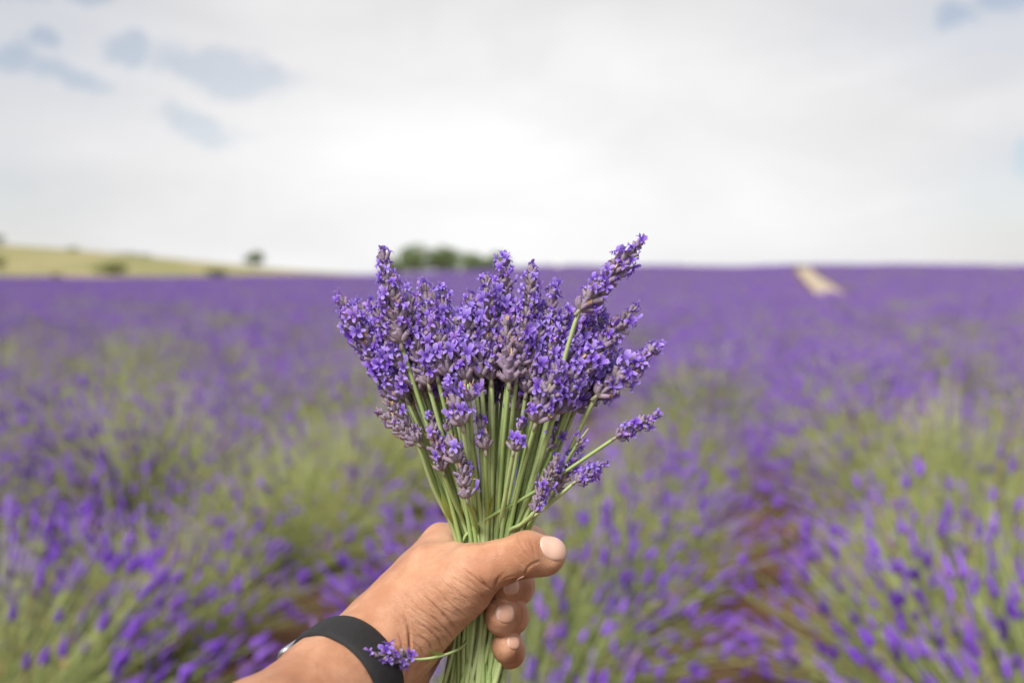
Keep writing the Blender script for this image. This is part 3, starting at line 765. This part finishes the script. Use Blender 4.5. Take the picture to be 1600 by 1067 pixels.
# ------------------------------------------------------------------ lavender sprigs of the bouquet
def floret_mat(t):
    s = t.node('ShaderNodeSeparateColor', i_Color=attr(t, 'tint').outputs[0])
    r = t.node('ShaderNodeObjectInfo').outputs['Random']
    g = t.node('ShaderNodeTexCoord').outputs['Object']
    c = t.mixc(r, rgb(.25, .085, .74), rgb(.50, .39, .95))
    c = t.mixc(t.m('MULTIPLY', t.ss(r, .72, .95), .6), c, rgb(.42, .14, .66))
    c = t.mixc(t.m('MULTIPLY', s.outputs[0], .55), c, rgb(.66, .57, .92))
    c = t.mixc(t.m('MULTIPLY', s.outputs[1], .75), c, rgb(.12, .055, .36))
    c = t.mixc(t.m('MULTIPLY', t.noise(g, 700, 2).outputs[0], .25), c, rgb(.24, .09, .55))
    return leafy(t, c, .34, .55)
def calyx_mat(t):
    s = t.node('ShaderNodeSeparateColor', i_Color=attr(t, 'tint').outputs[0])
    r = t.node('ShaderNodeObjectInfo').outputs['Random']
    g = t.node('ShaderNodeTexCoord').outputs['Object']; n = t.noise(g, 1100, 3, .7)
    c = t.mixc(s.outputs[0], rgb(.33, .33, .20), rgb(.235, .175, .265))
    c = t.mixc(t.m('MULTIPLY', s.outputs[1], .7), c, rgb(.19, .105, .25))
    c = t.mixc(t.m('MULTIPLY', r, .4), c, rgb(.33, .28, .27))
    c = t.mixc(t.m('MULTIPLY', n.outputs[0], .35), c, rgb(.46, .40, .42))
    return bsdf(t, c, .8, .15, n.outputs[0], .5, .0004)
def stem_mat(t):
    g = t.node('ShaderNodeTexCoord').outputs['Object']; r = t.node('ShaderNodeObjectInfo').outputs['Random']
    n = t.noise(g, 60, 4, .6); n2_ = t.noise(g, 900, 2, .6)
    c = t.mixc(r, rgb(.31, .44, .15), rgb(.50, .60, .30))
    c = t.mixc(t.m('MULTIPLY', t.ss(n.outputs[0], .45, .75), .5), c, rgb(.28, .35, .12))
    c = t.mixc(t.m('MULTIPLY', t.ss(n2_.outputs[0], .62, .75), .35), c, rgb(.5, .5, .34))
    return bsdf(t, c, .6, .25, n2_.outputs[0], .3, .0003)
M_FLORET = mat('lavender_floret', floret_mat); M_CALYX = mat('lavender_calyx', calyx_mat); M_STEM = mat('lavender_stem', stem_mat)
M_DRY = mat('withered_petal', lambda t: bsdf(t, rgb(.62, .40, .22), .8, .1))
M_LEAFB = mat('lavender_leaf', lambda t: leafy(t, t.mixc(t.node('ShaderNodeObjectInfo').outputs['Random'], rgb(.30, .38, .10), rgb(.55, .50, .10)), .35))
def make_floret(seed):
    """small two-lipped tubular flower opening along +Z (millimetres)"""
    r = random.Random(seed); b = MB(); S = 8
    rings = [(.75, 0), (.95, 1.8), (1.25, 3.2), (1.9, 4.4)]; Vt = []
    for q, z in rings:
        for k in range(S):
            a = 2*math.pi*k/S; Vt.append((math.cos(a)*q, math.sin(a)*q*.9, z))
    Ft = [(i*S+k, i*S+(k+1) % S, (i+1)*S+(k+1) % S, (i+1)*S+k) for i in range(3) for k in range(S)]
    b.add(np.array(Vt)*mm, Ft, [(0, .0, 0)]*S + [(.0, .3, 0)]*S + [(0, .7, 0)]*S + [(0, .9, 0)]*S)
    # two large upright upper lobes, three smaller spreading lower ones
    for (ang_, wid, ln, lift, curl) in ((60, .74, 3.0, 3.4, .4), (120, .74, 3.0, 3.4, .4), (200, .52, 2.7, .4, 2.0), (270, .60, 3.1, .2, 2.2), (340, .52, 2.7, .4, 2.0)):
        a = rad(ang_ + r.uniform(-12, 12)); ln *= r.uniform(.75, 1.2); lift *= r.uniform(.6, 1.25); curl *= r.uniform(.3, 1.4); tw = r.uniform(-.7, .7)
        rows = []
        for (f, wf) in ((0, .9), (.35, 1.08), (.7, 1.02), (1.0, .55)):
            rad_ = 1.75 + ln*f*(1 if f < .8 else .96); z = 4.3 + lift*f**.8 - curl*f**2.4
            for sgn in (-1, 0, 1):
                hw = wid*2.0*wf*(1 + .16*r.uniform(-1, 1)); dxy = sgn*hw
                fold = -.6*(1-abs(sgn))*(1 - f*.2) + r.uniform(-.45, .45)*f + tw*sgn*f
                rows.append((math.cos(a)*rad_ - math.sin(a)*dxy, math.sin(a)*rad_ + math.cos(a)*dxy, z + fold + (.3 if (sgn == 0 and f == 1) else 0)))
        Fl = [(i*3+k, i*3+k+1, i*3+k+4, i*3+k+3) for i in range(3) for k in range(2)]
        b.add(np.array(rows)*mm, Fl, [(0, .6, 0)]*3 + [(.3, .1, 0), (0, .35, 0), (.3, .1, 0)] + [(.85, 0, 0), (.2, .1, 0), (.85, 0, 0)] + [(1, 0, 0)]*3)
    return b.mesh('floret', [M_FLORET])
FLORETS = [make_floret(i) for i in range(14)]
def make_bud(seed):                                # closed bluish flower bud
    r = random.Random(seed); v_, f_ = spike_geo(r, 3.2*mm, 1.25*mm, 6, 5, .12)
    return mesh('floret', v_, f_, [M_FLORET], np.array([.1, .55, 0]))
BUDS = [make_bud(i) for i in range(3)]
def calyx_geo(r, L, R):
    S = 8; V_ = []; C = []
    prof = [(0, .32), (.14, .72), (.38, 1.0), (.68, .98), (.9, .82), (1.0, .88)]
    for i, (z, q) in enumerate(prof):
        for k in range(S):
            a = 2*math.pi*k/S; rib = 1 + (.10 if k % 2 else -.08)
            zz = z + (.07 if (i == 5 and k % 2) else 0)
            V_.append((math.cos(a)*R*q*rib, math.sin(a)*R*q*rib, L*zz)); C.append((min(1, z*2.4), .8 if i >= 4 else .15*(k % 2), 0))
    n = len(V_); V_.append((0, 0, L*.85)); C.append((1, 1, 0))
    F_ = [(i*S+k, i*S+(k+1) % S, (i+1)*S+(k+1) % S, (i+1)*S+k) for i in range(5) for k in range(S)]
    F_ += [(5*S+k, 5*S+(k+1) % S, n) for k in range(S)]
    return np.array(V_), F_, np.array(C)
def make_whorl(seed, n, elev, top=False):
    """ring of ribbed calyces round the stalk; returns the mesh and the mouths where florets sit"""
    r = random.Random(seed); b = MB(); mouths = []
    v_, f_ = tube([(0, 0, -4*mm), (0, 0, 3.5*mm)], [1.15*mm, 1.0*mm], 6); b.add(v_, f_, (0, 0, 0))
    for k in range(n):
        a = 2*math.pi*(k + .5*r.random())/n; tier = k % 2
        el = rad(elev + (14 if tier else -8) + r.uniform(-9, 9)); el = min(el, rad(84))
        d = np.array([math.cos(a)*math.cos(el), math.sin(a)*math.cos(el), math.sin(el)])
        L = r.uniform(5.6, 7.0)*mm; R = r.uniform(1.25, 1.55)*mm
        base = np.array([math.cos(a), math.sin(a), 0])*.7*mm + np.array([0, 0, tier*1.1*mm])
        cv, cf, cc = calyx_geo(r, L, R); m = np.array(M4(base, d, r.uniform(0, 1)))
        b.add(cv @ m[:3, :3].T + m[:3, 3], cf, cc)
        mouth = base + d*L*.9; mouths.append((mouth, d, a))
        if r.random() < .33:                        # withered corolla left in the mouth
            for q in range(3):
                e = d + np.array([r.gauss(0, .5), r.gauss(0, .5), r.gauss(0, .5)]); x, y, _ = frame(e); l = r.uniform(1.3, 2.4)*mm; w = r.uniform(.4, .8)*mm
                b.add([mouth - x*w, mouth + x*w, mouth + e*l + y*w*.6 + x*w*.7, mouth + e*l*.9 - x*w*.6], [(0, 1, 2, 3)], (1, 1, 1), 1)
    for k in range(2):                             # papery bracts under the ring
        a = math.pi*k + r.random(); d = np.array([math.cos(a), math.sin(a), .55]); d /= np.linalg.norm(d); x = np.array([-math.sin(a), math.cos(a), 0])
        p0 = d*.8*mm - np.array([0, 0, .9*mm])
        b.add([p0, p0 + d*2.2*mm + x*1.3*mm, p0 + d*4*mm, p0 + d*2.2*mm - x*1.3*mm], [(0, 1, 2, 3)], (.4, .4, 0))
    return b.mesh('whorl', [M_CALYX, M_DRY]), mouths
WH = [make_whorl(i, 8 + i % 3, 44 + 3*(i % 3)) for i in range(7)]
WH_LOW = [make_whorl(20+i, 9, 54) for i in range(3)]
WH_TOP = [make_whorl(30+i, 6, 66, True) for i in range(3)]
def leaf_geo(L, w):
    V_ = [];
    for i, f in enumerate((0, .3, .65, 1)):
        hw = w*(.3, 1, .8, .06)[i]; z = L*f; bend = .18*L*f*f
        for s in (-1, 0, 1): V_.append((s*hw, bend + (.25*w if s else 0), z))
    return np.array(V_), [(i*3+k, i*3+k+1, i*3+k+4, i*3+k+3) for i in range(3) for k in range(2)]
_lv, _lf = leaf_geo(1, .085); LEAF = mesh('leaf', _lv, _lf, [M_LEAFB])

def sprig(bx, by, bd, tx, ty, td, gx_, gdep, label, group=None, flower=.66, size=1.0, gap_=0.0, pale=False, leaf=None, stem_r=1.16, bow=0.0, start=None, whorls=None, seed=None):
    """b = foot of the flower head, t = its tip, gx_/gdep = where the stalk passes through the fist"""
    r = random.Random(seed if seed is not None else int(bx*7 + by*13))
    H = P(bx, by, bd); TP = P(tx, ty, td)
    if start is None:
        top = P(gx_, 836, gdep); cx = 762 + (gx_-764)*.80
        G = P(cx, 905, gdep); E2 = P(750 + (gx_-764)*.74 + r.uniform(-9, 9), 1000, gdep + r.uniform(-.003, .003)); E = P(735 + (gx_-764)*.70 + r.uniform(-26, 26), 1098 + r.uniform(0, 90), gdep + r.uniform(-.004, .004))
        ctrl = [E, E2, G, top, (top*.5 + H*.5) + CR*bow*mm + CR*r.uniform(-1.2, 1.2)*mm, H]
    else: ctrl = [np.array(q) for q in start] + [H]
    root = bpy.data.objects.new('lavender_sprig', None); COL.objects.link(root); root.empty_display_size = .01; O = H.copy(); root.location = O.tolist()
    tag(root, label, 'lavender', group)
    # smooth stalk through the control points
    cp = [ctrl[0]*2 - ctrl[1]] + ctrl + [H + (TP-H)*.5]; pts = []
    for i in range(1, len(cp)-2):
        for t in np.linspace(0, 1, 6, endpoint=False):
            p0, p1, p2, p3 = cp[i-1:i+3]
            pts.append(.5*((2*p1) + (-p0+p2)*t + (2*p0-5*p1+4*p2-p3)*t*t + (-p0+3*p1-3*p2+p3)*t**3))
    L = np.linalg.norm(TP-H); ax_ = (TP-H)/L
    x, y, _ = frame(ax_); cv = r.uniform(-.06, .06)*L
    sp_ = [H + ax_*L*f + x*cv*math.sin(math.pi*f*.5) for f in np.linspace(0, .93, 6)]
    pts = np.array(pts + sp_); nst = len(pts) - 6
    rr = np.concatenate([np.linspace(stem_r*1.05, stem_r*.92, nst), np.linspace(stem_r*.8, stem_r*.35, 6)])*mm
    v_, f_ = tube(pts - O, rr, 8, .10)
    link('stem', mesh('stem', v_, f_, [M_STEM]), root)
    n = whorls or max(2, round(L/(5.7*mm*size)))
    for i in range(n):
        f = (i + (.0 if n > 1 else 0))/max(1, n-1)
        if gap_ and i > 0: f = gap_ + (1-gap_)*(i-1)/max(1, n-2)
        f *= .90
        p = H + ax_*L*f + x*cv*math.sin(math.pi*f*.5)
        src_ = r.choice(WH_LOW) if i == 0 else r.choice(WH_TOP) if i >= n-2 else r.choice(WH)
        s = size*(1.02 - .40*f**2)*r.uniform(.88, 1.08)
        d = ax_ + x*cv/L*1.2*math.cos(math.pi*f*.5)
        w = link('whorl', src_[0], root, M4(p - O, d, r.uniform(0, 6.28), s))
        fl = flower*(.55 if i == 0 else 1.0)
        for (mo, dr, a) in src_[1]:
            q = r.random()
            if q < fl:
                k = r.choice(FLORETS); sc = r.uniform(.60, .98)
            elif q < fl + .14: k = r.choice(BUDS); sc = r.uniform(.8, 1.1)
            else: continue
            # the upper lip stands away from the stalk tip
            e = np.array(dr) + np.array([r.gauss(0, .16), r.gauss(0, .16), r.gauss(0, .12) - .05]); e /= np.linalg.norm(e)
            fx = np.array([0, 0, 1.]) - e*e[2]; fx /= max(1e-6, np.linalg.norm(fx)); rx = np.cross(fx, e)
            jr = r.uniform(-.5, .5); X = rx*math.cos(jr) + fx*math.sin(jr); Y = fx*math.cos(jr) - rx*math.sin(jr)
            Mx = Matrix([[X[i_]*sc, Y[i_]*sc, e[i_]*sc, mo[i_] - e[i_]*1.0*mm] for i_ in range(3)] + [[0, 0, 0, 1]])
            link('floret', k, w, Mx)
    if leaf:
        for (f, ln, roll) in leaf:
            i = min(nst-2, int(f*nst)); d = pts[i+1]-pts[i]; d /= np.linalg.norm(d); x2, y2, _ = frame(d)
            e = d + (x2*math.cos(roll) + y2*math.sin(roll))*.28
            link('leaf', LEAF, root, M4(pts[i]-O, e, roll, ln*mm))
    return root

G1 = 'lavender sprigs packed in the crown of the bouquet'
DEF = 'purple lavender sprig packed among others in the crown of the bouquet'
def fan_gx(bx): return 766 + np.clip((bx-765)/165, -1, 1)*57
HEADS = [  # foot, tip, depth of foot and tip, label, options
 (626,535,.440, 597,393,.444, 'tall upright purple sprig with a bare gap under its topmost florets', dict(gap_=.12, seed=5)),
 (612,594,.452, 531,467,.452, 'outward-leaning sprig opposite the tallest one, thick with florets to its drooping tip', dict(size=1.12)),
 (648,600,.446, 582,470,.450, None, {}), (683,585,.440, 662,443,.446, None, {}), (655,610,.448, 640,462,.455, None, dict(flower=.6)),
 (712,600,.450, 690,452,.458, None, {}), (727,592,.436, 735,465,.444, None, dict(size=1.05)), (733,626,.432, 731,598,.432, 'short sprig with a single cup-shaped ring of florets in the bouquet', dict(whorls=1, size=1.05)),
 (768,592,.440, 760,432,.448, None, {}), (795,596,.434, 790,500,.438, 'brown-grey faded sprig with hardly any open florets amid the crown', dict(flower=.10, gap_=.2)),
 (792,570,.452, 787,400,.455, 'tallest upright sprig in the middle of the crown', dict(size=1.02)), (815,580,.446, 833,413,.450, None, {}),
 (842,590,.448, 868,450,.450, None, {}), (906,484,.436, 996,378,.446, 'tallest lavender sprig, leaning out high above the crown on a bare green stalk', dict(gap_=.14, size=1.02, seed=3)),
 (872,600,.446, 940,470,.450, None, {}), (907,585,.440, 990,480,.446, None, dict(size=1.04)), (933,618,.442, 1024,543,.446, 'sprig leaning lowest out of the crown, its tip bent outward', dict(size=1.06)),
 (838,660,.430, 872,572,.432, 'broad purple sprig hanging in front below the crown', dict(size=1.12)), (868,645,.438, 915,560,.440, None, {}), (805,640,.446, 812,545,.450, None, {}),
 (700,620,.456, 668,500,.462, None, {}), (760,640,.458, 750,520,.46, None, {}), (900,640,.452, 975,560,.456, None, {}), (640,600,.456, 560,500,.46, None, {}),
 (722,664,.430, 704,606,.432, 'pinkish purple sprig in front of the green stalks, below the crown', dict(size=1.05, flower=.8)),
 (656,690,.448, 598,612,.452, 'pale faded sprig with few florets beside the stalks', dict(flower=.08, size=.82)),
 (650,692,.442, 590,643,.444, 'pale faded sprig leaning outward below its faded neighbour', dict(flower=.10, size=.80)),
 (692,735,.446, 672,650,.45, 'sprig low among the stalks with a few vivid florets near its foot', dict(flower=.35, size=.85)),
 (713,722,.434, 698,668,.436, 'grey-mauve sprig of closed calyces in front of the stalks', dict(flower=.22, size=.92)),
 (729,778,.434, 716,702,.438, 'lowest sprig between the stalks, loose violet florets just above the hand', dict(flower=.45, size=.85)),
 (758,702,.438, 752,665,.44, 'short two-ringed sprig between the stalks', dict(whorls=2, flower=.6, size=.9)),
 (803,704,.434, 812,668,.436, 'tiny sprig with one bright floret and a leaf below it', dict(whorls=2, flower=.5, size=.85, leaf=[(.60, 15, 2.0)])),
 (856,700,.45, 888,640,.455, 'dark sprig tucked behind the outer stalks', dict(flower=.45, size=.85)),
 (963,683,.434, 1026,646,.436, 'lone sprig sticking out sideways on a long thin stalk', dict(size=.68, stem_r=.9, flower=.6, gxs=728)),
 (900,752,.436, 944,724,.438, 'small sprig jutting out sideways just under the long thin stalk', dict(size=.66, stem_r=.9, flower=.55, gxs=797)),
 (868,768,.446, 902,700,.45, 'dark violet sprig half hidden behind the long thin stalk', dict(size=.85, flower=.6)),
 (834,800,.436, 872,712,.438, 'faded pink sprig with wide gaps resting close above the thumb', dict(size=.72, flower=.25, whorls=8)),
 (903,692,.440, 920,668,.441, 'thin stalk ending in one tiny floret', dict(whorls=1, size=.55, stem_r=.8, flower=.2)),
]
for (bx, by, bd, tx, ty, td, lab, kw) in HEADS:
    low = by > 655
    gx_ = float(fan_gx(bx)) if not low else 764 + (bx-770)*.42
    gx_ = float(np.clip(gx_, 706, 822)) + random.uniform(-3, 3)
    gd = .4645 + (bd-.444)*.55
    if bd < .441: gd = .4605 + random.uniform(-.001, .002)
    kw = dict(kw); gx_ = kw.pop('gxs', gx_)
    kw.setdefault('leaf', [(random.uniform(.55, .8), random.uniform(14, 26), random.uniform(0, 6.28))] if random.random() < .28 else None)
    sprig(bx, by, bd, tx, ty, td, gx_, gd, lab or DEF, None if lab else G1, **kw)
# the sprigs behind and between them
rf = random.Random(21); nf = 0
while nf < 42:
    bx = rf.uniform(612, 925); by = rf.uniform(548, 632) + abs(bx-770)*.05
    dx_, dy_ = bx - 766, by - 905
    l = math.hypot(dx_, dy_); k = rf.uniform(98, 140); sx = rf.uniform(-.08, .08)
    tx, ty = bx + (dx_/l*1.12 + sx)*k, by + dy_/l*k
    lim = 438 + .00055*(tx-780)**2
    if ty < lim or tx < 545 or tx > 1000: continue
    d = rf.uniform(.450, .492); nf += 1
    sprig(bx, by, d, tx, ty, d + .004, float(fan_gx(bx)) + rf.uniform(-10, 10), .463 + (d-.45)*.33, DEF, G1, size=rf.uniform(.92, 1.1), flower=rf.uniform(.5, .8), seed=500+nf,
          leaf=[(rf.uniform(.55, .75), rf.uniform(14, 24), rf.uniform(0, 6.28))] if rf.random() < .15 else None)
# front sprigs low in the crown, their stalks on the near side of the bunch
rf = random.Random(33)
for k in range(15):
    bx = 668 + 17.5*k + rf.uniform(-8, 8); by = rf.uniform(570, 618); dx_, dy_ = bx - 766, by - 905; l = math.hypot(dx_, dy_); q = rf.uniform(70, 112); d = rf.uniform(.438, .450)
    sprig(bx, by, d, bx + dx_/l*q*1.1, by + dy_/l*q, d + .004, float(fan_gx(bx))*.9 + 76.5 + rf.uniform(-6, 6), .4585 + rf.uniform(0, .003), DEF, G1, size=rf.uniform(.9, 1.05), flower=rf.uniform(.42, .75), seed=700+k)
# the sprig caught across the wristband
sprig(640, 1030, .4185, 584, 1022, .405, 0, 0, 'single sprig bent back across the black wristband', None, size=.86, flower=.5, stem_r=.7, whorls=5,
      start=[P(740, 990, .466), P(722, 1010, .452), P(700, 1021, .434), P(672, 1028, .425)], leaf=[(.55, 14, 1.0), (.62, 12, 4.0)], seed=77)
print('objects', len(bpy.data.objects), 'script', round(time.time()-T0, 1))
